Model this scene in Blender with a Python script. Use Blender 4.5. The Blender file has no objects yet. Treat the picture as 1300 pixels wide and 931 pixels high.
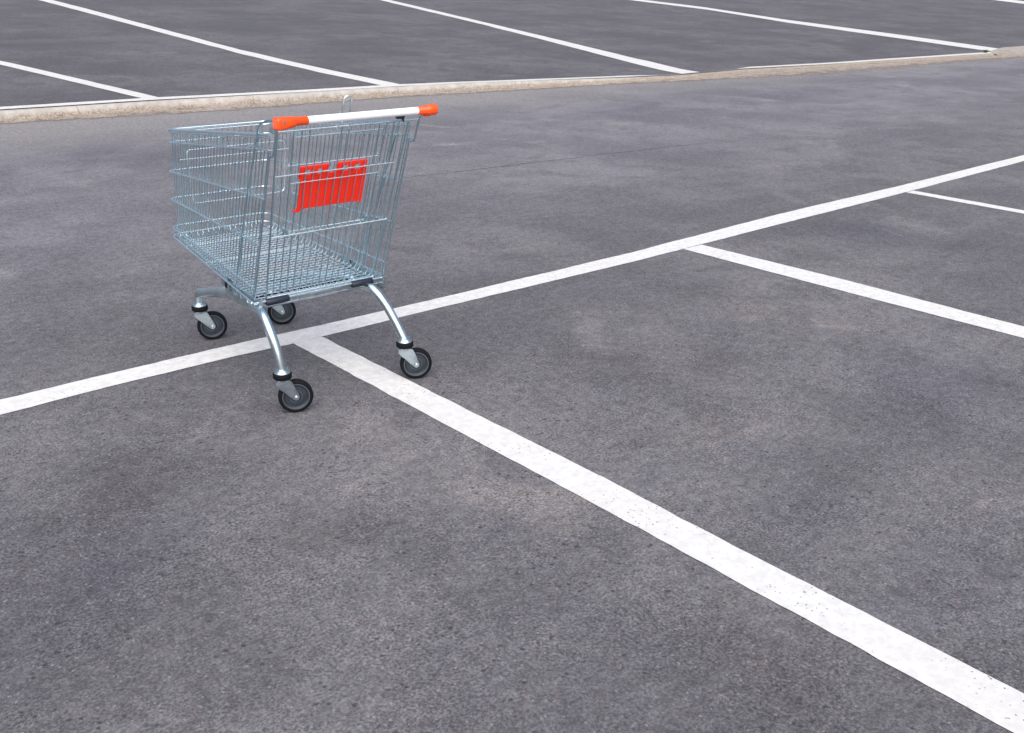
import bpy, bmesh, math, random
from mathutils import Vector, Matrix, noise
random.seed(7)
R = math.radians
scene = bpy.context.scene
# ------------------------------------------------------------------ camera
cam = bpy.data.cameras.new('camera'); camo = bpy.data.objects.new('camera', cam)
scene.collection.objects.link(camo)
r = Vector((0.7582593, -0.6517356, 0.0168360)); u = Vector((0.2175007, 0.2772261, 0.9358628)); f = Vector((0.6146025, 0.7059648, -0.3519623))
M = Matrix(((r.x, u.x, -f.x, -1.79144), (r.y, u.y, -f.y, -2.98247), (r.z, u.z, -f.z, 1.49659), (0, 0, 0, 1)))
camo.matrix_world = M
cam.sensor_width = 36.0; cam.lens = 36.0 * 1258.44 / 1300.0
cam.shift_y = -(465.5 - 441.2) / 1300.0
cam.clip_start = 0.05; cam.clip_end = 3000
scene.camera = camo
# ------------------------------------------------------------------ light
SUN_EL, SUN_AZ = 49.0, 236.0          # azimuth of the sun seen from above, ccw from +x
world = bpy.data.worlds.new('World'); scene.world = world; world.use_nodes = True
wn = world.node_tree; bg = wn.nodes['Background']
sky = wn.nodes.new('ShaderNodeTexSky'); sky.sky_type = 'NISHITA'; sky.sun_disc = False
sky.sun_elevation = R(SUN_EL); sky.sun_rotation = R(90.0 - SUN_AZ); sky.dust_density = 5.0; sky.air_density = 1.0; sky.ozone_density = 1.0
wn.links.new(sky.outputs[0], bg.inputs['Color']); bg.inputs['Strength'].default_value = 0.085
sl = bpy.data.lights.new('sun', 'SUN'); sl.energy = 1.5; sl.angle = R(100); sl.color = (1.0, 0.99, 0.985)
so = bpy.data.objects.new('sun', sl); scene.collection.objects.link(so)
d = Vector((math.cos(R(SUN_AZ)) * math.cos(R(SUN_EL)), math.sin(R(SUN_AZ)) * math.cos(R(SUN_EL)), math.sin(R(SUN_EL))))
so.rotation_euler = d.to_track_quat('Z', 'Y').to_euler()
vs = scene.view_settings; vs.view_transform = 'Standard'; vs.look = 'None'; vs.gamma = 1.0; vs.use_curve_mapping = False
vs.exposure = 1.0

# ------------------------------------------------------------------ node helpers
class NT:
    def __init__(s, name):
        s.m = bpy.data.materials.new(name); s.m.use_nodes = True; s.t = s.m.node_tree; s.b = s.t.nodes['Principled BSDF']
        s.co = s.t.nodes.new('ShaderNodeTexCoord').outputs['Object']
    def lk(s, a, b):
        if isinstance(a, (int, float)): b.default_value = a
        elif isinstance(a, (tuple, list)): b.default_value = tuple(a) + ((1.0,) if len(a) == 3 and len(b.default_value) == 4 else ())
        else: s.t.links.new(a, b)
    def noise(s, scale, detail=3, rough=.55, vec=None, dist=0.0):
        n = s.t.nodes.new('ShaderNodeTexNoise'); n.inputs['Scale'].default_value = scale; n.inputs['Detail'].default_value = detail
        n.inputs['Roughness'].default_value = rough; n.inputs['Distortion'].default_value = dist; s.lk(vec or s.co, n.inputs['Vector']); return n.outputs['Fac']
    def vor(s, scale, out='Distance', vec=None):
        n = s.t.nodes.new('ShaderNodeTexVoronoi'); n.inputs['Scale'].default_value = scale; s.lk(vec or s.co, n.inputs['Vector']); return n.outputs[out]
    def ramp(s, fac, a, b, lo=0.0, hi=1.0):
        n = s.t.nodes.new('ShaderNodeMapRange'); s.lk(fac, n.inputs[0]); n.inputs[1].default_value = a; n.inputs[2].default_value = b
        n.inputs[3].default_value = lo; n.inputs[4].default_value = hi; n.interpolation_type = 'SMOOTHSTEP'; return n.outputs[0]
    def math(s, op, a, b=0.0):
        n = s.t.nodes.new('ShaderNodeMath'); n.operation = op; s.lk(a, n.inputs[0]); s.lk(b, n.inputs[1]); return n.outputs[0]
    def mix(s, fac, a, b, mode='MIX'):
        n = s.t.nodes.new('ShaderNodeMix'); n.data_type = 'RGBA'; n.blend_type = mode
        s.lk(fac, n.inputs[0]); s.lk(a, n.inputs[6]); s.lk(b, n.inputs[7]); return n.outputs[2]
    def mapv(s, scale, rot=0.0):
        n = s.t.nodes.new('ShaderNodeMapping'); n.inputs['Scale'].default_value = scale; n.inputs['Rotation'].default_value = (0, 0, rot)
        s.lk(s.co, n.inputs['Vector']); return n.outputs[0]
    def bump(s, h, strength, dist):
        n = s.t.nodes.new('ShaderNodeBump'); n.inputs['Strength'].default_value = strength; n.inputs['Distance'].default_value = dist
        s.lk(h, n.inputs['Height']); s.t.links.new(n.outputs[0], s.b.inputs['Normal'])
    def fin(s, col, rough=.5, metal=0.0, spec=None):
        s.lk(col, s.b.inputs['Base Color']); s.lk(rough, s.b.inputs['Roughness']); s.lk(metal, s.b.inputs['Metallic'])
        if spec is not None: s.b.inputs['Specular IOR Level'].default_value = spec
        return s.m

STAINS = [(-.05, -.95, .30, .16, -60, .8, (1.42, 1.38, 1.28)), (-.30, -.50, .28, .12, 10, .6, (1.25, 1.23, 1.20)), (.9, -1.05, .30, .14, -30, .5, (1.3, 1.24, 1.18)), (2.1, -.5, .5, .15, -70, .5, (1.28, 1.22, 1.15)),
          (-.93, -.2, .34, .22, 10, .8, (.70, .69, .69)), (-.6, -.85, .25, .20, 0, .7, (.72, .70, .70)), (-1.2, -.65, .3, .25, 0, .7, (.74, .75, .79)), (.55, -1.6, .3, .2, 0, .6, (.74, .76, .80)),
          (3.9, .1, 1.0, .35, -80, .8, (.78, .80, .85)), (1.9, -1.3, .5, .4, 0, .7, (.80, .82, .88)), (1.15, -.45, .5, .3, -40, .6, (.80, .78, .77)), (-.05, -1.9, .3, .22, 0, .6, (.74, .73, .72)), (.5, -2.1, .4, .2, 0, .6, (.86, .87, .92)),
          (1.3, 5.4, 1.6, .7, 0, .6, (.80, .82, .86)), (-.05, 3.0, 1.0, .7, 0, .5, (.84, .85, .89)), (4.7, 4.7, 1.6, .5, 5, .5, (1.12, 1.12, 1.11)), (9, 5.2, 4.0, .8, 0, .7, (.88, .91, .96)), (-.1, -.25, .2, .12, 0, .7, (1.25, 1.22, 1.17))]
def asphalt_color(n, base, lane=False):
    """colour and height sockets of weathered asphalt"""
    c = lambda k, t=(1, 1, 1): tuple(base[i] * k * t[i] for i in range(3))
    big = n.noise(.55, 4, .6); mid = n.noise(2.6, 4, .62, dist=.6); streak = n.noise(1.0, 4, .6, vec=n.mapv((.35, 2.2, 1), .06))
    stain = n.noise(1.25, 5, .68, dist=.8)
    col = n.mix(n.ramp(big, .36, .64), c(.80, (1.0, 1.0, 1.02)), c(1.15, (1.0, .995, .985)))
    col = n.mix(n.ramp(mid, .44, .68, 0, .8), col, c(.76, (.99, .99, 1.0)))
    col = n.mix(n.ramp(stain, .56, .72, 0, .75), col, c(1.42, (1.0, .985, .945)))
    col = n.mix(n.ramp(stain, .44, .30, 0, .6), col, c(.72, (.96, .98, 1.06)))
    col = n.mix(n.ramp(streak, .50, .75, 0, .5), col, c(1.24, (1.0, .995, .975)))
    if lane:        # the driving lane is worn paler and dusty towards the kerb
        s = n.t.nodes.new('ShaderNodeSeparateXYZ'); n.lk(n.co, s.inputs[0])
        yy = n.math('ADD', s.outputs[1], n.math('MULTIPLY', n.math('SUBTRACT', n.noise(.8, 3), .5), 1.6))
        col = n.mix(n.ramp(yy, .6, 4.0), col, n.mix(1.0, col, (1.30, 1.305, 1.32), 'MULTIPLY'))
        col = n.mix(n.ramp(yy, 5.4, 8.0, 0, .85), col, (.26, .255, .25))
        # stains on the near lot: x, y, half sizes, turn, strength, tint
        warp = n.t.nodes.new('ShaderNodeTexNoise'); warp.inputs['Scale'].default_value = 2.4; warp.inputs['Detail'].default_value = 5; warp.inputs['Roughness'].default_value = .7; n.lk(n.co, warp.inputs['Vector'])
        wv = n.t.nodes.new('ShaderNodeVectorMath'); wv.operation = 'MULTIPLY_ADD'; n.lk(warp.outputs['Color'], wv.inputs[0]); wv.inputs[1].default_value = (.9, .9, 0); wv.inputs[2].default_value = (-.45, -.45, 0)
        wc = n.t.nodes.new('ShaderNodeVectorMath'); wc.operation = 'ADD'; n.lk(n.co, wc.inputs[0]); n.lk(wv.outputs[0], wc.inputs[1])
        for sx, sy, rx, ry, rot, st, tint in STAINS:
            mp = n.t.nodes.new('ShaderNodeMapping'); mp.vector_type = 'TEXTURE'; mp.inputs['Location'].default_value = (sx, sy, 0); mp.inputs['Rotation'].default_value = (0, 0, R(rot)); mp.inputs['Scale'].default_value = (rx, ry, 1)
            n.lk(wc.outputs[0], mp.inputs['Vector']); ln = n.t.nodes.new('ShaderNodeVectorMath'); ln.operation = 'LENGTH'; n.lk(mp.outputs[0], ln.inputs[0])
            col = n.mix(n.ramp(ln.outputs['Value'], .2, 1.25, st, 0), col, n.mix(1.0, col, tint, 'MULTIPLY'))
    fleck = n.noise(120, 4, .8); patch = n.ramp(n.noise(3.3, 3, .6), .35, .65)                  # aggregate, coarser in places
    amp = n.ramp(patch, 0, 1, .65, 1.0)
    fm = n.ramp(fleck, .38, .62)
    col = n.mix(amp, col, n.mix(fm, n.mix(1.0, col, (.50, .49, .52), 'MULTIPLY'), n.mix(1.0, col, (1.42, 1.40, 1.39), 'MULTIPLY')))
    fl2 = n.noise(26, 5, .8, dist=.5)
    col = n.mix(n.ramp(fl2, .36, .66), n.mix(1.0, col, (.76, .75, .76), 'MULTIPLY'), n.mix(1.0, col, (1.18, 1.18, 1.17), 'MULTIPLY'))
    cell = n.vor(170, 'Color'); sep = n.t.nodes.new('ShaderNodeSeparateColor'); n.lk(cell, sep.inputs[0])
    col = n.mix(n.ramp(sep.outputs[0], .975, .99, 0, .28), col, (.40, .39, .39))       # pale stones
    col = n.mix(n.ramp(sep.outputs[1], .965, .985, 0, .35), col, (.24, .15, .12))     # brown stones
    col = n.mix(n.ramp(sep.outputs[2], .93, .97, 0, .5), col, (.045, .05, .07))      # blue black stones
    pits = n.vor(30, vec=None); pm = n.noise(4, 3); pit = n.math('MULTIPLY', n.ramp(n.math('ADD', pits, n.math('MULTIPLY', fl2, .25)), .20, .36, 1, 0), n.ramp(pm, .43, .54))
    col = n.mix(n.math('MULTIPLY', pit, .75), col, c(.25))
    fine = n.noise(210, 2, .6)
    h = n.math('ADD', n.math('MULTIPLY', fleck, .8), n.math('SUBTRACT', n.math('MULTIPLY', fine, .5), pit))
    return col, h
def asphalt(name, base, crack=False, rough=.86):
    n = NT(name); col, h = asphalt_color(n, base, crack)
    if crack:       # one thin wandering crack across the driving lane
        s = n.t.nodes.new('ShaderNodeSeparateXYZ'); n.lk(n.co, s.inputs[0])
        w = n.noise(1.6, 4, .7); w2 = n.noise(9, 2)
        line = n.math('ADD', n.math('MULTIPLY', s.outputs[0], -.077), 3.60)
        dy = n.math('ADD', n.math('SUBTRACT', s.outputs[1], line), n.math('MULTIPLY', n.math('SUBTRACT', w, .5), .16))
        m = n.ramp(n.math('ABSOLUTE', dy), .004, .016, 1, 0)
        m = n.math('MULTIPLY', m, n.math('MULTIPLY', n.ramp(s.outputs[0], 2.3, 3.1), n.ramp(s.outputs[0], 5.4, 6.2, 1, 0)))
        m = n.math('MULTIPLY', m, n.ramp(w2, .3, .5, .3, .85))
        col = n.mix(m, col, (.025, .02, .018))
    n.bump(h, .55, .004); return n.fin(col, rough, 0, .35)
def paint(name, col0, worn, asph):
    n = NT(name); ac, h = asphalt_color(n, asph)
    g = n.noise(26, 4, .7); p = n.vor(60); pm = n.noise(3.2, 3)
    col = n.mix(n.ramp(g, .36, .66), tuple(c * .84 for c in col0), col0)
    col = n.mix(n.ramp(n.noise(1.7, 3), .45, .75, 0, .5), col, tuple(c * k for c, k in zip(col0, (.86, .85, .82))))
    pit = n.math('MULTIPLY', n.ramp(n.math('ADD', p, n.math('MULTIPLY', n.noise(90, 2), .3)), .26, .36, 1, 0), n.ramp(pm, .47, .57))
    chip = n.ramp(n.noise(48, 3, .8), .67 - worn, .71 - worn)
    k = n.math('MAXIMUM', n.math('MULTIPLY', pit, .8), n.math('MULTIPLY', chip, .85))
    n.bump(n.math('SUBTRACT', h, n.math('MULTIPLY', k, .5)), .28, .003)
    return n.fin(n.mix(k, col, ac), .72, 0, .35)
A_NEAR = (.138, .1375, .148); A_FAR = (.110, .110, .120)
M_near = asphalt('near_lot_asphalt', A_NEAR, True); M_far = asphalt('far_lot_asphalt', A_FAR)
M_paint = paint('white_road_paint', (.67, .67, .665), .0, A_NEAR)
M_paint_far = paint('old_white_road_paint', (.64, .64, .63), .03, A_FAR)
def concrete():
    n = NT('weathered_concrete'); a = n.noise(9, 5, .7); b = n.noise(60, 3, .7)
    col = n.mix(n.ramp(a, .35, .7), (.31, .30, .284), (.45, .438, .418))
    col = n.mix(n.ramp(b, .35, .7, .0, .6), col, (.40, .36, .31))
    s = n.t.nodes.new('ShaderNodeSeparateXYZ'); n.lk(n.co, s.inputs[0])
    j = n.math('FRACT', n.math('ADD', n.math('MULTIPLY', s.outputs[0], .5), .62)); jj = n.ramp(n.math('ABSOLUTE', n.math('SUBTRACT', j, .5)), .0, .007, 1, 0)
    col = n.mix(n.math('MULTIPLY', jj, .75), col, (.26, .22, .18))
    low = n.math('ADD', s.outputs[2], n.math('MULTIPLY', n.math('SUBTRACT', n.noise(5, 6, .8), .5), .16))
    dcol = n.mix(n.ramp(b, .35, .65), (.155, .115, .085), (.40, .36, .31))
    col = n.mix(n.ramp(low, .066, .026, 0, .9), col, dcol)
    end = n.math('MULTIPLY', n.ramp(n.math('ADD', s.outputs[0], n.math('MULTIPLY', a, 2)), 10.2, 12.2), n.ramp(s.outputs[0], 20.0, 21.0, 1, 0))
    col = n.mix(n.math('MULTIPLY', end, .85), col, dcol)
    n.bump(n.math('ADD', a, b), .5, .006); return n.fin(col, .9, 0, .2)
M_kerb = concrete()
def dirt():
    n = NT('sandy_dirt'); a = n.noise(4.5, 5, .7); b = n.noise(45, 4, .8); c = n.noise(1.1, 3)
    col = n.mix(n.ramp(b, .32, .68), (.22, .18, .145), (.47, .43, .385))
    col = n.mix(n.ramp(a, .50, .68, 0, .8), col, (.20, .125, .085))
    n.bump(b, .9, .01); col0 = col
    uv = n.t.nodes.new('ShaderNodeUVMap').outputs[0]; s = n.t.nodes.new('ShaderNodeSeparateXYZ'); n.lk(uv, s.inputs[0])
    v = n.math('ADD', s.outputs[1], n.math('MULTIPLY', n.math('SUBTRACT', n.noise(3.2, 6, .78), .5), 1.5))
    alpha = n.math('MULTIPLY', n.ramp(v, .08, .55), n.ramp(n.noise(30, 3, .8), .25, .50))
    n.lk(alpha, n.b.inputs['Alpha']); return n.fin(col0, .95, 0, .15)
M_dirt = dirt()
def simple(name, col, rough, metal=0.0, var=.12, scale=18, bump=0.0, coat=0.0, spec=None):
    n = NT(name); a = n.noise(scale, 4, .65)
    lo = tuple(c * (1 - var) for c in col); hi = tuple(min(1, c * (1 + var)) for c in col)
    if bump: n.bump(n.noise(scale * 8, 2), bump, .001)
    m = n.fin(n.mix(n.ramp(a, .3, .7), lo, hi), n.ramp(a, .3, .7, rough * .85, min(1, rough * 1.2)), metal, spec)
    if coat: n.b.inputs['Coat Weight'].default_value = coat
    return m
M_zinc = simple('skylit_zinc_wire', (.84, .93, .96), .30, 1.0, .03, 4)  # same zinc, sky reflection on rims, floor and bars put into the colour
M_wire = simple('shaded_zinc_wire', (.43, .61, .69), .30, 1.0, .03, 4)  # darker copy of the zinc: shaded look of upright wires put into the colour
M_zinc_tube = simple('satin_zinc_tube', (.60, .70, .75), .30, 1.0, .07, 9)
M_galv = simple('galvanised_sheet', (.46, .535, .58), .30, .95, .14, 30, .15)
M_orange = simple('orange_plastic', (.97, .085, .005), .34, 0, .04, 10, 0, .25)
M_red = simple('red_plastic', (1.0, .028, .010), .40, 0, .04, 10)
M_white = simple('white_plastic_grip', (.86, .87, .92), .30, 0, .02, 10, 0, .3)
M_rubber = simple('black_rubber', (.005, .006, .008), .8, 0, .2, 25, .2, 0, .18)
M_hub = simple('dark_grey_plastic', (.020, .027, .038), .5, 0, .12, 25)
M_hubl = simple('grey_plastic_ring', (.075, .095, .12), .4, 0, .1, 25)
M_navy = simple('blue_black_rubber', (.010, .016, .030), .45, 0, .15, 25)
M_stone = simple('small_stones', (.30, .23, .17), .9, 0, .5, 3)
M_leaf = simple('green_leaf', (.05, .11, .02), .7, 0, .3, 40)

# ------------------------------------------------------------------ mesh helpers
def obj(name, bm, mat, parent=None, smooth=False, uv=None):
    me = bpy.data.meshes.new(name)
    bmesh.ops.recalc_face_normals(bm, faces=bm.faces)
    bm.to_mesh(me); bm.free(); me.materials.append(mat)
    if smooth:
        for p in me.polygons: p.use_smooth = True
        me.set_sharp_from_angle(angle=R(62))
    o = bpy.data.objects.new(name, me); scene.collection.objects.link(o)
    if parent: o.parent = parent
    return o
def structure(name, bm, mat, smooth=False):
    o = obj(name, bm, mat, None, smooth); o['kind'] = 'structure'; return o
def tube(bm, pts, rad, seg=8, closed=False, oval=None):
    """sweep a round (or oval) section along a polyline with capped ends"""
    P = [Vector(p) for p in pts]; n = len(P); rings = []; prev = None
    for i in range(n):
        a = P[i - 1] if (i > 0 or closed) else P[i]; b = P[(i + 1) % n] if (i < n - 1 or closed) else P[i]
        t = (b - a).normalized()
        if prev is None:
            ref = Vector((0, 0, 1)) if abs(t.z) < .9 else Vector((0, 1, 0)); x = t.cross(ref).normalized()
        else:
            x = (prev - t * prev.dot(t)).normalized()
        prev = x; y = t.cross(x); rr = rad[i] if isinstance(rad, (list, tuple)) else rad
        ring = []
        for k in range(seg):
            an = 2 * math.pi * (k + .5) / seg; ca, sa = math.cos(an), math.sin(an)
            if oval: ca *= oval
            ring.append(bm.verts.new(P[i] + x * (rr * ca) + y * (rr * sa)))
        rings.append(ring)
    for i in range(n if closed else n - 1):
        A, B = rings[i], rings[(i + 1) % n]
        for k in range(seg): bm.faces.new((A[k], A[(k + 1) % seg], B[(k + 1) % seg], B[k]))
    if not closed:
        bm.faces.new(rings[0][::-1]); bm.faces.new(rings[-1])
def smoothpath(pts, n=8, closed=False):
    """Catmull-Rom through the points"""
    P = [Vector(p) for p in pts]; out = []
    for i in range(len(P) - 1):
        p0 = P[max(i - 1, 0)]; p1 = P[i]; p2 = P[i + 1]; p3 = P[min(i + 2, len(P) - 1)]
        for k in range(n):
            t = k / n
            out.append(.5 * ((2 * p1) + (p2 - p0) * t + (2 * p0 - 5 * p1 + 4 * p2 - p3) * t * t + (3 * p1 - p0 - 3 * p2 + p3) * t ** 3))
    out.append(P[-1]); return out
def fillet(pts, rad, n=4):
    """polyline with its inner corners rounded"""
    P = [Vector(p) for p in pts]; out = [P[0]]
    for i in range(1, len(P) - 1):
        a = (P[i - 1] - P[i]); b = (P[i + 1] - P[i]); q = min(rad, a.length * .45, b.length * .45)
        s = P[i] + a.normalized() * q; e = P[i] + b.normalized() * q
        for k in range(n + 1):
            t = k / n; out.append(s * (1 - t) ** 2 + P[i] * 2 * t * (1 - t) + e * t * t)
    out.append(P[-1]); return out
def box(bm, c, s, rot=None, bevel=0.0):
    m = Matrix.Translation(Vector(c)) @ (rot.to_4x4() if rot else Matrix.Identity(4)) @ Matrix.Diagonal((s[0], s[1], s[2], 1))
    vs_ = bmesh.ops.create_cube(bm, size=1.0, matrix=m)['verts']
    if bevel:
        es = {e for v in vs_ for e in v.link_edges}
        bmesh.ops.bevel(bm, geom=list(es), offset=bevel, segments=2, affect='EDGES')
def lathe(bm, prof, mat4, seg=40):
    """closed profile [(radius, height)] turned round the local z axis"""
    rings = []
    for k in range(seg):
        an = 2 * math.pi * k / seg
        rings.append([bm.verts.new(mat4 @ Vector((p[0] * math.cos(an), p[0] * math.sin(an), p[1]))) for p in prof])
    m = len(prof)
    for k in range(seg):
        A, B = rings[k], rings[(k + 1) % seg]
        for i in range(m): 
            j = (i + 1) % m
            if prof[i][0] < 1e-6 and prof[j][0] < 1e-6: continue
            bm.faces.new((A[i], A[j], B[j], B[i]))
    bmesh.ops.remove_doubles(bm, verts=bm.verts, dist=1e-6)
def sheet(bm, near, far, z, nsub=1, jit=0.0, seed=0, zf=None):
    """a ribbon between two edge polylines, resampled, its edges slightly ragged"""
    def res(pl):
        P = [Vector((p[0], p[1], p[2] if len(p) > 2 else 0)) for p in pl]; out = []
        L = [0]
        for a, b in zip(P, P[1:]): L.append(L[-1] + (b - a).length)
        N = max(2, nsub)
        for k in range(N + 1):
            s = L[-1] * k / N; i = max(j for j in range(len(P) - 1) if L[j] <= s + 1e-9)
            out.append(P[i].lerp(P[i + 1], (s - L[i]) / (L[i + 1] - L[i])))
        return out
    A, B = res(near), res(far); va = []; vb = []
    for i, (a, b) in enumerate(zip(A, B)):
        ja = jit * .6 * noise.noise(Vector((i * .37, seed, 1.0))) + jit * .6 * noise.noise(Vector((i * 1.7, seed, 5.0)))
        jb = jit * .6 * noise.noise(Vector((i * .37, seed, 9.0))) + jit * .6 * noise.noise(Vector((i * 1.7, seed, 13.0)))
        dd = (b - a).normalized(); a = a + dd * ja; b = b + dd * jb
        for v, L in ((a, va), (b, vb)): L.append(bm.verts.new((v.x, v.y, (zf(v.x, v.y) if zf else z))))
    for i in range(len(A) - 1): bm.faces.new((va[i], va[i + 1], vb[i + 1], vb[i]))

# ------------------------------------------------------------------ the setting
bm = bmesh.new()
for x0, x1, y0, y1 in [(-600, 900, -600, 900)]:
    vsq = [bm.verts.new(p) for p in ((x0, y0, 0), (x1, y0, 0), (x1, y1, 0), (x0, y1, 0))]; bm.faces.new(vsq)
structure('near_lot_asphalt', bm, M_near)

# kerb data: debris edge x,y / top edge x,y / height
K = [(-60, 8.5, -60, 8.6, .09), (-6, 8.4, -6, 8.5, .09), (0.399, 8.256 - .12, 0.422, 8.36, .09), (1.41, 8.127 - .1, 1.466, 8.34, .09), (2.398, 7.881, 2.587, 8.326, .09), (3.138, 7.791, 3.375, 8.276, .09), (4.385, 7.804, 4.613, 8.186, .09), (5.514, 7.857, 5.716, 8.15, .09), (6.614, 7.693, 6.909, 8.069, .09), (7.884, 7.59, 8.164, 7.901, .072), (9.308, 7.469, 9.53, 7.70, .053), (10.379, 7.225, 10.805, 7.62, .038), (11.459, 6.931, 12.694, 7.80, .03), (13.663, 6.62, 15.239, 7.627, .03), (15.591, 6.705, 17.145, 7.598, .03), (19.452, 6.771, 20.9, 7.46, .03), (21.017, 6.617, 22.661, 7.336, .03), (24.496, 6.309, 26.626, 7.094, .03), (90, 3.5, 90, 5.0, .03)]
def interp(x, xs, ys):
    if x <= xs[0]: return ys[0]
    for i in range(len(xs) - 1):
        if x <= xs[i + 1]: return ys[i] + (ys[i + 1] - ys[i]) * (x - xs[i]) / (xs[i + 1] - xs[i])
    return ys[-1]
ktop = lambda x: interp(x, [k[2] for k in K], [k[3] for k in K])
kh = lambda x: interp(x, [k[2] for k in K], [k[4] for k in K])
kbase = lambda x: interp(x, [k[0] for k in K], [k[1] for k in K])
def farz(x, y):
    z0 = interp(x, [0, 6, 11, 16], [.09, .09, .05, .03])
    return z0 - .004 + .05 * max(0.0, min(y, 60) - 8.2 + (.0 if y > 8.2 else 0)) * 1.0
# the far lot rises gently behind the kerb
bm = bmesh.new(); xs = [-60 + 1.0 * i for i in range(60)] + [.5 * i for i in range(64)] + [32 + 2.5 * i for i in range(40)] + [140, 300, 600]
ysr = [0, .15, .4, 1, 2, 4, 8, 14, 22, 34, 52, 200, 900]
grid = []
for x in xs:
    col = []
    for dy in ysr:
        y = ktop(x) + dy; col.append(bm.verts.new((x, y, farz(x, y))))
    grid.append(col)
for a, b in zip(grid, grid[1:]):
    for j in range(len(ysr) - 1): bm.faces.new((a[j], b[j], b[j + 1], a[j + 1]))
structure('far_lot_asphalt', bm, M_far)
# kerb: a battered face, a rounded nose and a flat top
bm = bmesh.new(); rows = []; x = -59.0
while x < 88:
    t = ktop(x); h = kh(x); z1 = h + .006; dep = .07 * h / .09 + .05
    wob = .014 * noise.noise(Vector((x * 2.3, 0, 0))) + .008 * noise.noise(Vector((x * 9, 3, 0)))
    rows.append([bm.verts.new(p) for p in ((x, t - dep - .02 + wob, -.05), (x, t - dep + wob, .010), (x, t - dep + .018 + wob, z1 * .62), (x, t - dep + .034 + wob, z1 * .9), (x, t - dep + .055, z1), (x, t - .012, z1 + .002), (x, t, z1 - .02), (x, t, -.05))])
    x += .25
for a, b in zip(rows, rows[1:]):
    for j in range(7): bm.faces.new((a[j], b[j], b[j + 1], a[j + 1]))
structure('kerb', bm, M_kerb, True)
# pale concrete apron where the kerb ends on the right
bm = bmesh.new()
vsq = [bm.verts.new(p) for p in ((21.0, 7.2, .034), (21.6, 6.95, .036), (23.0, 6.75, .045), (30, 5.6, .045), (38, 5.6, .045), (34, 7.8, .045), (26, 8.3, .045), (23.6, 8.25, .045), (21.8, 7.75, .045))]
fc = bm.faces.new(vsq); ex = bmesh.ops.extrude_face_region(bm, geom=[fc])
for v in ex['geom']:
    if isinstance(v, bmesh.types.BMVert): v.co.z -= .1
structure('concrete_apron', bm, M_kerb)
# sandy dirt swept against the kerb
bm = bmesh.new(); uvl = bm.loops.layers.uv.new('UVMap'); rows = []; x = -30.0
while x < 40:
    b0 = kbase(x) - .14; t0 = ktop(x) - (.07 * kh(x) / .09 + .05) + .012; rows.append([bm.verts.new((x, b0, .004)), bm.verts.new((x, b0 * .45 + t0 * .55, .006)), bm.verts.new((x, t0, .014))]); x += .2
for a, b in zip(rows, rows[1:]):
    for j in range(2):
        fc = bm.faces.new((a[j], b[j], b[j + 1], a[j + 1]))
        for lp, v in zip(fc.loops, (j, j, j + 1, j + 1)): lp[uvl].uv = (lp.vert.co.x, v * .5)
o = structure('sandy_dirt', bm, M_dirt)
# painted lines on the near lot
def line(near, far, z, n, jit, seed, mat=M_paint, zf=None):
    bm = bmesh.new(); sheet(bm, near, far, z, n, jit, seed, zf); return structure('painted_line', bm, mat)
L0l = [(-9, .60), (-1.209, 0.630), (-1.059, 0.622), (-0.62, 0.643), (-0.118, 0.643), (0.111, 0.628), (0.905, 0.636), (2.218, 0.63), (3.703, 0.668), (5.401, 0.706), (7.558, 0.78), (12.239, 0.946), (30, 1.5)]
L0u = [(-9, .75), (-1.178, 0.766), (-1.022, 0.762), (-0.572, 0.773), (-0.052, 0.776), (0.291, 0.765), (0.997, 0.759), (2.371, 0.772), (3.96, 0.849), (5.517, 0.862), (7.901, 0.929), (12.588, 1.10), (30, 1.66)]
bm = bmesh.new(); prev = None; xx = -9.0; i = 0
while xx < 30:
    lo = interp(xx, [p[0] for p in L0l], [p[1] for p in L0l]); hi = interp(xx, [p[0] for p in L0u], [p[1] for p in L0u])
    j1 = .005 * noise.noise(Vector((xx * 3.1, 1, 0))) + .004 * noise.noise(Vector((xx * 17, 1, 0))); j2 = .005 * noise.noise(Vector((xx * 3.1, 7, 0))) + .004 * noise.noise(Vector((xx * 17, 7, 0)))
    cur = (bm.verts.new((xx, lo + j1, .0025)), bm.verts.new((xx, hi + j2, .0025)))
    if prev: bm.faces.new((prev[0], cur[0], cur[1], prev[1]))
    prev = cur; xx += .04 if xx < 6 else .2
structure('painted_line', bm, M_paint)
line([(.113, .633), (.127, -.377), (.138, -1.21), (.139, -1.6), (.140, -2.35), (.14, -5)], [(.250, .633), (.264, -.193), (.281, -1.071), (.276, -1.488), (.282, -2.3), (.285, -5)], .0025, 140, .006, 3)
line([(2.685, .638), (2.694, -.408), (2.713, -1.321), (2.72, -4.5)], [(2.852, .64), (2.885, -.289), (2.876, -1.251), (2.88, -4.5)], .0025, 90, .006, 5)
line([(5.345, .70), (5.336, -.184), (5.33, -4.5)], [(5.456, .70), (5.447, -.135), (5.44, -4.5)], .0025, 60, .006, 7)
line([(8.0, .79), (7.99, -4.3)], [(8.13, .79), (8.12, -4.3)], .0025, 30, .006, 9)
line([(10.62, .88), (10.61, -4.2)], [(10.75, .88), (10.74, -4.2)], .0025, 30, .006, 10)
line([(-2.45, .63), (-2.45, -4.5)], [(-2.31, .63), (-2.31, -4.5)], .0025, 60, .006, 8)
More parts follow.
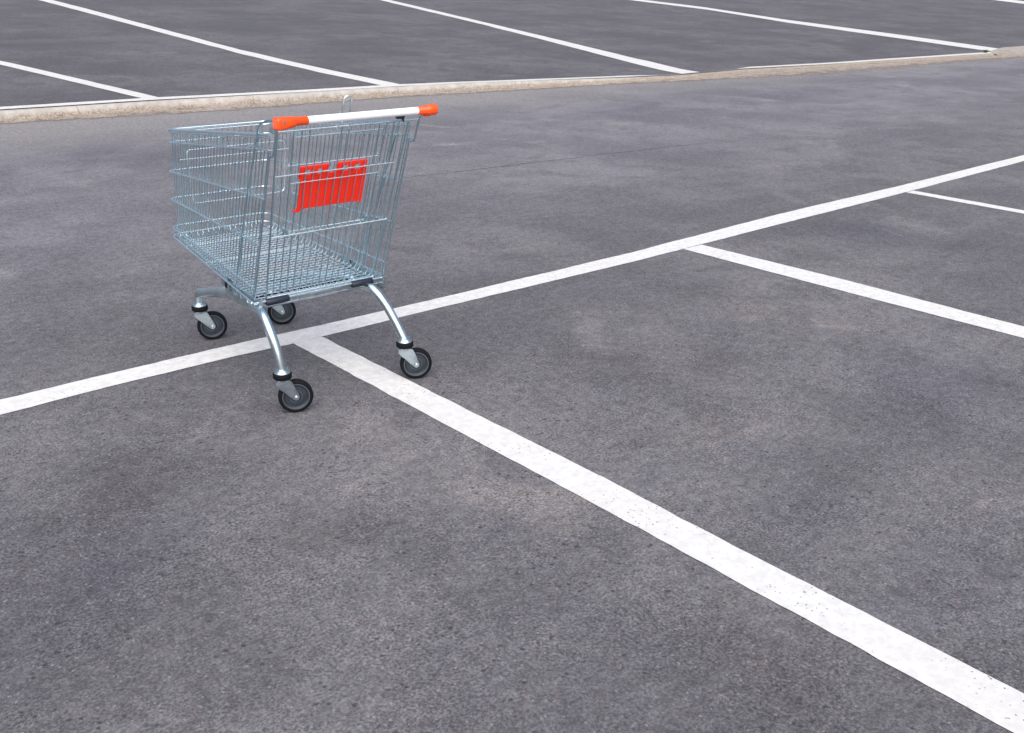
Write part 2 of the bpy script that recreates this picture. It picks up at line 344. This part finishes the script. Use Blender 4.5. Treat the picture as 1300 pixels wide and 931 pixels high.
# painted lines on the far lot
fz = lambda x, y: farz(x, y) + .005
line([(2.60, 8.38), (1.96, 11.7), (.2, 19)], [(2.79, 8.38), (2.13, 11.8), (.38, 19)], 0, 40, .02, 11, M_paint_far, fz)
line([(5.71, 8.21), (5.56, 9.75), (5.46, 11.88), (5.50, 15.24), (5.56, 19.88), (5.58, 26)], [(6.00, 8.21), (5.80, 10.15), (5.69, 12.34), (5.77, 16.03), (5.86, 20.24), (5.86, 26)], 0, 60, .03, 13, M_paint_far, fz)
line([(11.03, 7.7), (11.55, 9.58), (12.46, 12.58), (13.46, 16.15), (15.14, 22.74), (16, 26)], [(11.55, 7.75), (12.16, 10.12), (13.02, 13.27), (13.95, 16.8), (15.5, 22.74), (16.4, 26)], 0, 60, .04, 15, M_paint_far, fz)
line([(22.2, 7.62), (22.79, 10.35), (23.6, 14.37), (25.0, 18.51), (25.4, 23.07), (25.6, 26)], [(23.2, 7.9), (23.9, 11.01), (24.6, 15.24), (25.9, 19.46), (26.15, 23.06), (26.3, 26)], 0, 60, .05, 17, M_paint_far, fz)
line([(48.3, 17.13), (50.14, 19.37), (52.54, 22.88)], [(51.0, 17.6), (52.9, 20), (55.2, 23.9)], 0, 30, .06, 19, M_paint_far, fz)
# the white edge line that runs along the kerb
bm = bmesh.new(); prev = None; x = -20.0
while x < 24.2:
    t = ktop(x); w = .15 + .09 * interp(x, [6, 20], [0, 1]); j1 = .012 * noise.noise(Vector((x * 2, 1, 3))); j2 = .012 * noise.noise(Vector((x * 2, 4, 3)))
    fade = interp(x, [9.9, 10.5, 12.6, 13.2], [1, .05, .05, 1]) if 9.9 < x < 13.2 else 1
    a = t + .03 + j1; b = t + .03 + w * fade + j2
    cur = (bm.verts.new((x, a, farz(x, a) + .009)), bm.verts.new((x, b, farz(x, b) + .009)))
    if prev: bm.faces.new((prev[0], cur[0], cur[1], prev[1]))
    prev = cur; x += .2
structure('painted_line', bm, M_paint_far)
# loose grit along the gutter
bm = bmesh.new(); rnd = random.Random(11)
def pebble(c, s):
    m = Matrix.Translation(c) @ Matrix.Rotation(rnd.random() * 6.28, 4, 'Z') @ Matrix.Diagonal((s, s * rnd.uniform(.6, 1), s * rnd.uniform(.4, .8), 1))
    vv = [bm.verts.new(m @ Vector(p)) for p in ((1, 0, 0), (0, 1, 0), (-1, 0, 0), (0, -1, 0), (.1, .1, 1))]
    for a, b in ((0, 1), (1, 2), (2, 3), (3, 0)): bm.faces.new((vv[a], vv[b], vv[4]))
for i in range(5200):
    x = rnd.uniform(-2, 24); b0 = kbase(x); t0 = ktop(x) - (.07 * kh(x) / .09 + .05)
    if noise.noise(Vector((x * .9, 2, 0))) + .25 < rnd.uniform(-.3, .9): continue
    tt = 1 - abs(rnd.gauss(0, .45)); y = b0 + (t0 - b0) * tt
    if y > t0: y = t0 - .01
    pebble(Vector((x, y, .006)), rnd.choice((.006, .008, .01, .012, .018)) * rnd.uniform(.7, 1.2))
o = obj('loose_grit', bm, M_stone); o['kind'] = 'stuff'; o['label'] = 'loose brown grit lying in the gutter along the kerb'; o['category'] = 'grit'
# weed where the kerb meets the apron
bm = bmesh.new(); rnd = random.Random(5)
for i in range(70):
    a = rnd.uniform(0, 6.28); q = rnd.uniform(0, .22); L = rnd.uniform(.04, .10)
    p = Vector((21.35, 7.62, .03)); dd = Vector((math.cos(a), math.sin(a), rnd.uniform(.6, 1.8))).normalized()
    s = dd.cross(Vector((0, 0, 1))).normalized() * .018
    v = [bm.verts.new(x) for x in (p, p + dd * L * .5 + s, p + dd * L, p + dd * L * .5 - s)]; bm.faces.new(v)
o = obj('weed', bm, M_leaf); o['label'] = 'small green weed growing at the far end of the kerb'; o['category'] = 'plant'

# ------------------------------------------------------------------ the shopping cart
cart = bpy.data.objects.new('shopping_cart', None); scene.collection.objects.link(cart)
cart['label'] = 'empty wire shopping cart with orange handle ends and red seat flap on the asphalt'; cart['category'] = 'shopping cart'
# corner lines of the basket: t = 0 bottom rim, t = 1 top rim
RB = (.274, .175, .381); RT = (.2755, -.051, 1.003); FB = (.213, 1.004, .4535); FT = (.223, .934, .896)
def corner(t, front, side):
    a, b = (FB, FT) if front else (RB, RT)
    return Vector((side * (a[0] + (b[0] - a[0]) * t), a[1] + (b[1] - a[1]) * t, a[2] + (b[2] - a[2]) * t))
LEV = [(0, 0), (.0936, .0855), (.3703, .3598), (.6467, .6223), (.919, .8858), (1, 1)]
def rimpath(tr, tf, off=0.0, rad=.05):
    P = [corner(tr, 0, -1), corner(tf, 1, -1), corner(tf, 1, 1), corner(tr, 0, 1)]
    P = [p + Vector((math.copysign(off, p.x), off if i in (1, 2) else 0, 0)) for i, p in enumerate(P)]
    return fillet(P, rad, 7)
rims = bpy.data.objects.new('tmp', None)
for i, (tr, tf) in enumerate(LEV):
    bm = bmesh.new(); rr = .0058 if i == 5 else (.0034 if i else .0040)
    tube(bm, rimpath(tr, tf, .003 + (rr if i < 5 else 0)), rr, 8)
    if i == 5: tube(bm, [p + Vector((0, 0, -.011)) for p in rimpath(tr, tf, .001)], .0028, 8)
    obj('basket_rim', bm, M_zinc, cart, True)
WR = .0019
def sidept(s, t):        # s along the side from rear (0) to front (1)
    a = corner(t, 0, -1); b = corner(t, 1, -1); return a.lerp(b, s)
FL = lambda y: .381 + (.4535 - .381) * (y - .175) / (1.004 - .175) - .016          # floor height
NS = 31
for side in (-1, 1):
    bm = bmesh.new()
    for k in range(NS + 1):
        s = (k + .45) / (NS + 1.0) * .955
        top = sidept(s, 1.0); bot = sidept(s, 0.0); bot2 = Vector((bot.x + .016, bot.y, bot.z - .016)); 
        top.z += .001
        pts = [top, bot.lerp(top, .03), bot2, Vector((bot2.x + .03, bot2.y, bot2.z))]
        pts = [Vector((p.x * (-side), p.y, p.z)) for p in pts]
        tube(bm, fillet(pts, .014, 3), WR, 6)
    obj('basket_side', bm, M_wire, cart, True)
bm = bmesh.new(); NF = 15
for k in range(NF + 1):
    q = (k + .5) / (NF + 1) * 2 - 1
    a = corner(1, 1, 1); b = corner(0, 1, 1)
    top = Vector((a.x * q * .93, a.y, a.z + .001)); bot = Vector((b.x * q * .93, b.y, b.z)); lo = Vector((bot.x, bot.y - .016, bot.z - .016)); 
    tube(bm, fillet([top, bot.lerp(top, .03), lo, lo + Vector((0, -.03, -.0026))], .014, 3), WR, 6)
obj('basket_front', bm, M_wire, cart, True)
bm = bmesh.new()
for k in range(NS + 1):                                  # cross wires of the floor
    s = (k + .45) / (NS + 1.0) * .955; p = sidept(s, 0.0)
    tube(bm, [(p.x + .02, p.y, FL(p.y)), (-p.x - .02, p.y, FL(p.y))], WR, 6)
for k in range(20):                                      # long wires of the floor
    q = (k + .5) / 20 * 2 - 1
    tube(bm, [(q * .265, .178, FL(.178) + .0034), (q * .205, .99, FL(.99) + .0034)], WR, 6)
for y in (.42, .68, .9):
    hw = .27 - .06 * (y - .17) / .83; tube(bm, [(-hw + .01, y, FL(y) - .005), (hw - .01, y, FL(y) - .005)], .003, 8)
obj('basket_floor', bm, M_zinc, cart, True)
# rear posts of the basket sides and their folded loops
for side in (-1, 1):
    bm = bmesh.new(); a = corner(0, 0, side); b = corner(1, 0, side)
    tube(bm, [a + Vector((0, 0, -.012)), a.lerp(b, .9)], .0036, 8)
    x = side * .2755
    tube(bm, fillet([a.lerp(b, .88) + Vector((0, 0, 0)), a.lerp(b, .88) + Vector((side * .002, -.03, .006)), b + Vector((side * .002, -.038, .02)), b + Vector((side * .004, -.075, .040))], .012, 4), .0036, 8)
    # slanting stay from the handle to the chassis
    tube(bm, fillet([(side * .268, .318, .405), (side * .280, .166, .737), (side * .280, .022, 1.028), (side * .276, -.03, 1.046), (side * .276, -.12, 1.052)], .02, 5), .0037, 8)
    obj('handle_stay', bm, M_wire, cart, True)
# hinged rear gate
GT = lambda q, z: Vector(((-.257 + .513 * q) * (z - .385) / (1.01 - .385) + (-.228 + .452 * q) * (1.01 - z) / (1.01 - .385), -.054 + (1.01 - z) * .358, z))
bm = bmesh.new(); N = 17
full = {0, 2, 3, 4, 8, 9, 13, 14, 15, 17}
for k in range(N + 1):
    q = k / N; zt = 1.01 if k in full else .985; o_ = 0 if k in full else .0
    if k in (1, 16): zt = .86
    tube(bm, [GT(q, zt), GT(q, .378)], .0034 if k in (0, 17) else (.0024 if k in full else .0018), 6)
c0, c1 = GT(8 / N, 1.0), GT(9 / N, 1.0)
tube(bm, fillet([c0, c0 + Vector((0, 0, .028)), c1 + Vector((0, 0, .028)), c1], .012, 5), .0026, 8)
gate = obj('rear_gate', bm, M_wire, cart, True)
def crossbar(a, b, rr):
    bm = bmesh.new(); tube(bm, [a, b], rr, 8); obj('cross_bar', bm, M_zinc, gate, True)
crossbar(GT(0, 1.01) + Vector((-.015, 0, .0)), GT(1, 1.01) + Vector((.05, 0, 0)), .0034)
crossbar(GT(0.12, .986) + Vector((0, .005, 0)), GT(.80, .986) + Vector((0, .005, 0)), .0030)
for z, q0, q1, rr in ((.857, 0, .95, .0023), (.826, .12, .83, .0018), (.632, 0, 1, .0028), (.39, 0, 1, .0030)):
    crossbar(GT(q0, z) + Vector((0, -.0045, 0)), GT(q1, z) + Vector((0, -.0045, 0)), rr)
# folded child seat behind the gate, with the red flap
off = Vector((0, .022, .004)); bm = bmesh.new()
seat = [GT(.135, .985) + off, GT(.135, .64) + off * 2, GT(.16, .622) + off * 2, GT(.86, .622) + off * 2, GT(.885, .64) + off * 2, GT(.825, .985) + off]
tube(bm, fillet(seat, .03, 5), .0032, 8)
tube(bm, [GT(.12, .880) + off, GT(.83, .880) + off], .0030, 8)
for k in range(9):
    q = .17 + .08 * k; tube(bm, [GT(q, .88) + off * 1.2, GT(q, .624) + off * 2], .0016, 6)
obj('child_seat_frame', bm, M_zinc, cart, True)
for q in (.165, .86):
    bm = bmesh.new(); p = GT(q, .624) + off * 1.6; box(bm, p, (.016, .02, .028), None, .003)
    obj('seat_clip', bm, M_galv, cart)
bm = bmesh.new()
def flap_box(q0, q1, z0, z1, dy=0, th=.005, bev=.0015):
    a = GT(0, z0) ; b = GT(0, z1); mid = (a + b) / 2; ax = (b - a); rot = Matrix.Rotation(math.atan2(-ax.y, ax.z) * -1 * -1, 3, 'X')
    box(bm, (( q0 + q1) / 2, mid.y + .012 + dy, mid.z), (q1 - q0, th, ax.length), rot, bev)
flap_box(-.143, .116, .722, .842)                       # flap board
for x0, x1 in ((-.149, -.036), (-.006, .117)):          # two clips hanging over the seat wire
    flap_box(x0, x1, .866, .878, 0, .009)
    n3 = 3
    for j in range(n3):
        xx = x0 + (x1 - x0 - .024) * j / (n3 - 1); flap_box(xx, xx + .024, .84, .867, 0, .008)
flap_box(-.149, .117, .832, .846, 0, .008)
flap_box(-.160, -.128, .712, .724, 0, .011, .004); flap_box(.100, .119, .716, .728, 0, .010, .003)
flap_box(-.143, -.134, .72, .85, -.002, .009); flap_box(.108, .117, .72, .85, -.002, .009)
obj('seat_flap', bm, M_red, cart)
# carrying hook that stands up behind the handle
bm = bmesh.new()
tube(bm, fillet([(-.036, -.058, 1.0), (-.036, -.066, 1.045), (-.027, -.074, 1.062), (-.024, -.09, 1.112), (.006, -.09, 1.112), (.004, -.074, 1.062), (.008, -.066, 1.045), (.008, -.058, 1.0)], .016, 5), .0036, 8)
obj('bag_hook', bm, M_zinc, cart, True)
# divider frame standing near the front of the basket
bm = bmesh.new()
tube(bm, [(-.236, .80, .797), (.236, .80, .797)], .0021, 8)
tube(bm, fillet([(-.205, .80, .797), (-.205, .80, .832), (.222, .80, .832), (.222, .80, .797), (.205, .80, .62), (-.198, .80, .62), (-.205, .80, .797)], .02, 5), .0021, 8)
tube(bm, [(.205, .80, .62), (.232, .80, .605)], .0021, 8)
obj('divider_frame', bm, M_zinc, cart, True)
# chassis rear rail, plates and cross bars
bm = bmesh.new()
tube(bm, [(-.286, .157, .381), (.277, .157, .381)], .0062, 10)
tube(bm, [(-.262, .172, .357), (.262, .172, .357)], .0058, 10)
box(bm, (0, .168, .368), (.50, .004, .014), None, .001)
obj('rear_rail', bm, M_galv, cart, True)
for x0, x1 in ((-.236, -.146), (.122, .214)):
    bm = bmesh.new(); lathe(bm, [(0, 0), (.0105, 0), (.012, .003), (.012, abs(x1 - x0) - .003), (.0105, abs(x1 - x0)), (0, abs(x1 - x0))], Matrix.Translation((x0, .154, .378)) @ Matrix.Rotation(R(90), 4, 'Y'), 20)
    obj('rubber_sleeve', bm, M_navy, cart, True)
for side in (-1, 1):
    bm = bmesh.new(); N_ = 5
    x = side * .262
    def pz(y): return .381 + (.0725 / .829) * (y - .175)
    def plate(y0, y1, zo0, zo1):
        vv = [(x, y0, pz(y0) + zo0), (x, y1, pz(y1) + zo0), (x, y1, pz(y1) + zo1), (x, y0, pz(y0) + zo1)]
        A = [bm.verts.new(p) for p in vv]; B = [bm.verts.new((p[0] - side * .004, p[1], p[2])) for p in vv]
        bm.faces.new(A); bm.faces.new(B[::-1])
        for i in range(4): bm.faces.new((A[i], B[i], B[(i + 1) % 4], A[(i + 1) % 4]))
    plate(.150, .43, -.046, -.032); plate(.150, .43, -.010, .004)
    for j in range(6): y = .150 + .0525 * j; plate(y, y + .018, -.032, -.010)
    plate(.40, .46, -.030, -.004)
    obj('chassis_plate', bm, M_galv, cart)
bm = bmesh.new(); box(bm, (0, .335, FL(.335) - .012), (.50, .055, .006), Matrix.Rotation(R(5), 3, 'X'), .001)
box(bm, (0, .60, FL(.60) - .012), (.43, .03, .006), Matrix.Rotation(R(5), 3, 'X'), .001)
obj('cross_member', bm, M_galv, cart)
bm = bmesh.new(); box(bm, (0, .282, FL(.282) - .014), (.46, .018, .010), Matrix.Rotation(R(5), 3, 'X'), .002)  # dark bar under the basket floor, beside the cross member
obj('dark_underside_bar', bm, M_navy, cart)
# side tubes: rear leg, run under the basket, front elbow
PIV = {'RL': (-.262, .018), 'RR': (.264, .014), 'FL': (-.168, .912), 'FR': (.163, .906)}
for side, (rk, fk) in ((-1, ('RL', 'FL')), (1, ('RR', 'FR'))):
    rp, fp = PIV[rk], PIV[fk]
    if side < 0:
        pts = [(rp[0], rp[1], .160), (-.268, .034, .235), (-.276, .062, .305), (-.272, .115, .352), (-.252, .19, .352), (-.228, .33, .338), (-.20, .50, .318), (-.183, .70, .272), (-.173, .83, .235)]
    else:
        pts = [(rp[0], rp[1], .160), (.248, .045, .225), (.228, .078, .290), (.205, .118, .345), (.196, .18, .358), (.198, .33, .345), (.190, .50, .318), (.180, .70, .272), (.170, .83, .235)]
    path = smoothpath(pts, 9); rad = []
    for p in path: rad.append(.0168 + .0085 * max(0, min(1, (p.y - .12) / .3)) * (1 if p.y < .5 else max(.22, 1 - (p.y - .5) / .4)))
    el = fillet([path[-1], Vector((fp[0], fp[1], .214)), Vector((fp[0], fp[1], .162))], .045, 8)
    path = path[:-1] + el; rad = rad[:len(path) - len(el)] + [rad[-1]] * len(el)
    bm = bmesh.new(); tube(bm, path, rad, 20); obj('leg_tube', bm, M_zinc_tube, cart, True)
    bm = bmesh.new()
    box(bm, (side * .262, .150, .366), (.014, .02, .05), None, .003); obj('bracket', bm, M_galv, cart)
    bm = bmesh.new(); box(bm, (side * .250, .40, .385), (.008, .05, .06), None, .002)
    obj('bracket', bm, M_galv, cart)
# handle
HY, HZ = -.1334, 1.052
X90 = Matrix.Rotation(R(90), 4, 'Y')
bm = bmesh.new(); L = .236 + .192
lathe(bm, [(0, 0), (.0132, 0), (.0132, L), (0, L)], Matrix.Translation((-.192, HY, HZ)) @ X90, 32); 
handle = obj('handle_grip', bm, M_white, cart, True)
def loft(bm, secs, n=28):
    """secs: (x, ry, rz, zoff, power) super-ellipse sections along x"""
    rings = []
    for x, ry, rz, zo, pw in secs:
        ring = []
        for k in range(n):
            a = 2 * math.pi * k / n; c, s = math.cos(a), math.sin(a)
            ring.append(bm.verts.new((x, HY + ry * math.copysign(abs(c) ** pw, c), HZ + zo + rz * math.copysign(abs(s) ** pw, s))))
        rings.append(ring)
    for a, b in zip(rings, rings[1:]):
        for k in range(n): bm.faces.new((a[k], a[(k + 1) % n], b[(k + 1) % n], b[k]))
    bm.faces.new(rings[0]); bm.faces.new(rings[-1][::-1])
for side, x_in, x_out in ((-1, .192, .305), (1, .236, .314)):
    s = side; bm = bmesh.new(); q = lambda t: s * (x_in + (x_out - x_in) * t)
    if side < 0:
        loft(bm, [(q(0), .0134, .0134, 0, 1), (q(.012), .0143, .0143, 0, 1), (q(.38), .0143, .0143, 0, 1), (q(.41), .0165, .0168, -.001, .95), (q(.58), .0172, .0185, -.002, .8), (q(.74), .0180, .0200, -.003, .6), (q(.93), .0182, .0203, -.003, .5), (q(.985), .0175, .0196, -.003, .5), (q(1), .0150, .017, -.003, .55)])
        box(bm, (q(.84), HY + .018, HZ - .017), (.026, .026, .014), None, .004)
    else:
        loft(bm, [(q(0), .0134, .0134, 0, 1), (q(.012), .0143, .0143, 0, 1), (q(.46), .0143, .0143, 0, 1), (q(.50), .0168, .0168, 0, 1), (q(.64), .0192, .0192, 0, 1), (q(.93), .0192, .0192, 0, 1), (q(.985), .0185, .0185, 0, 1), (q(1), .016, .016, 0, 1)])
        box(bm, (q(.64), HY + .016, HZ - .017), (.028, .030, .012), None, .004)
    cap = obj('handle_end', bm, M_orange, cart, True)
    if side < 0:
        bm = bmesh.new(); box(bm, (-.282, HY - .0182, HZ + .0005), (.008, .003, .011), None, .001); obj('socket', bm, M_galv, cap)
        bm = bmesh.new(); box(bm, (-.3053, HY, HZ - .003), (.003, .025, .029), None, .001); obj('end_plate', bm, simple('pale_red_plastic', (.85, .16, .07), .45), cap)
bm = bmesh.new(); box(bm, (.205, -.075, 1.03), (.030, .02, .018), None, .003); tube(bm, [(.215, -.07, 1.03), (.235, -.052, 1.008)], .004, 8)
obj('handle_clip', bm, M_navy, cart)
bm = bmesh.new(); box(bm, (-.274, -.062, 1.018), (.018, .03, .022), None, .004); tube(bm, [(-.274, -.06, 1.02), (-.276, -.11, 1.046)], .0045, 8)
obj('handle_clamp', bm, M_galv, cart)

# castors (local frame: pivot axis = z, trail along +x, wheel axis = y)
def castor(key, ang, trail=.042):
    px, py = PIV[key]
    c = bpy.data.objects.new('castor', None); scene.collection.objects.link(c); c.parent = cart
    c.location = (px, py, 0); c.rotation_euler = (0, 0, R(ang))
    wc = Vector((trail, 0, .0625))
    bm = bmesh.new()                                     # swivel head and forked plates
    lathe(bm, [(0, .128), (.027, .128), (.029, .131), (.029, .134), (0, .134)], Matrix.Identity(4), 32)
    for s in (-1, 1):
        y = s * .0185
        prof = [(-.026, .132), (.026, .132), (.034, .118), (trail + .0115, .066), (trail + .010, .056), (trail + .004, .0505), (trail - .004, .0505), (trail - .011, .056), (-.012, .096), (-.026, .116)]
        A = [bm.verts.new((p[0], y + s * (.008 if p[1] > .11 else 0), p[1])) for p in prof]; B = [bm.verts.new((p[0], y - s * .0028 + s * (.008 if p[1] > .11 else 0), p[1])) for p in prof]
        bm.faces.new(A); bm.faces.new(B)
        for i in range(len(A)): j = (i + 1) % len(A); bm.faces.new((A[i], A[j], B[j], B[i]))
    # the bent skirt behind the plates
    ring0 = []; ring1 = []
    for k in range(13):
        an = R(90 + 180 * k / 12); ring0.append(bm.verts.new((.0265 * math.cos(an), .0265 * math.sin(an), .131))); ring1.append(bm.verts.new((-.006 + .020 * math.cos(an), .0205 * math.sin(an), .108)))
    for k in range(12): bm.faces.new((ring0[k], ring0[k + 1], ring1[k + 1], ring1[k]))
    obj('fork', bm, M_galv, c)
    bm = bmesh.new(); lathe(bm, [(0, .136), (.031, .136), (.0335, .139), (.0335, .154), (.031, .157), (0, .157)], Matrix.Identity(4), 32); obj('dust_collar', bm, M_rubber, c, True)
    bm = bmesh.new(); lathe(bm, [(0, .157), (.029, .157), (.029, .160), (.0225, .164), (.0215, .171), (0, .171)], Matrix.Identity(4), 32); obj('cap_ring', bm, M_galv, c, True)
    T = Matrix.Translation(wc) @ Matrix.Rotation(R(90), 4, 'X')
    bm = bmesh.new()                                     # solid rubber tyre
    lathe(bm, [(.050, -.014), (.055, -.015), (.0600, -.0128), (.0622, -.008), (.0625, 0), (.0622, .008), (.0600, .0128), (.055, .015), (.050, .014)], T, 56); obj('tyre', bm, M_rubber, c, True)
    bm = bmesh.new()
    lathe(bm, [(0, -.0165), (.013, -.0165), (.0145, -.015), (.0150, -.009), (.040, -.0065), (.0435, -.0125), (.0490, -.0135), (.0505, -.012), (.0505, .012), (.0490, .0135), (.0435, .0125), (.040, .0065), (.0150, .009), (.0145, .015), (.013, .0165), (0, .0165)], T, 56); obj('wheel_hub', bm, M_hub, c, True)
    bm = bmesh.new()
    for s in (-1, 1):
        lathe(bm, [(.0462, s * .0131), (.0462, s * .0142), (.0486, s * .0142), (.0486, s * .0131)], T, 56)
        lathe(bm, [(.0215, s * .0078), (.0215, s * .0094), (.0235, s * .0094), (.0235, s * .0070)], T, 56)
    obj('hub_ring', bm, M_hubl, c, True)
    bm = bmesh.new()
    for s in (-1, 1):
        lathe(bm, [(0, s * .0185), (.0062, s * .0185), (.0062, s * .0225), (.004, s * .0243), (0, s * .0243)], T, 6)
    lathe(bm, [(0, -.019), (.004, -.019), (.004, .019), (0, .019)], T, 12)
    obj('axle_bolt', bm, M_zinc_tube, c)
castor('RL', -22); castor('RR', -27); castor('FL', -20, .044); castor('FR', -22)
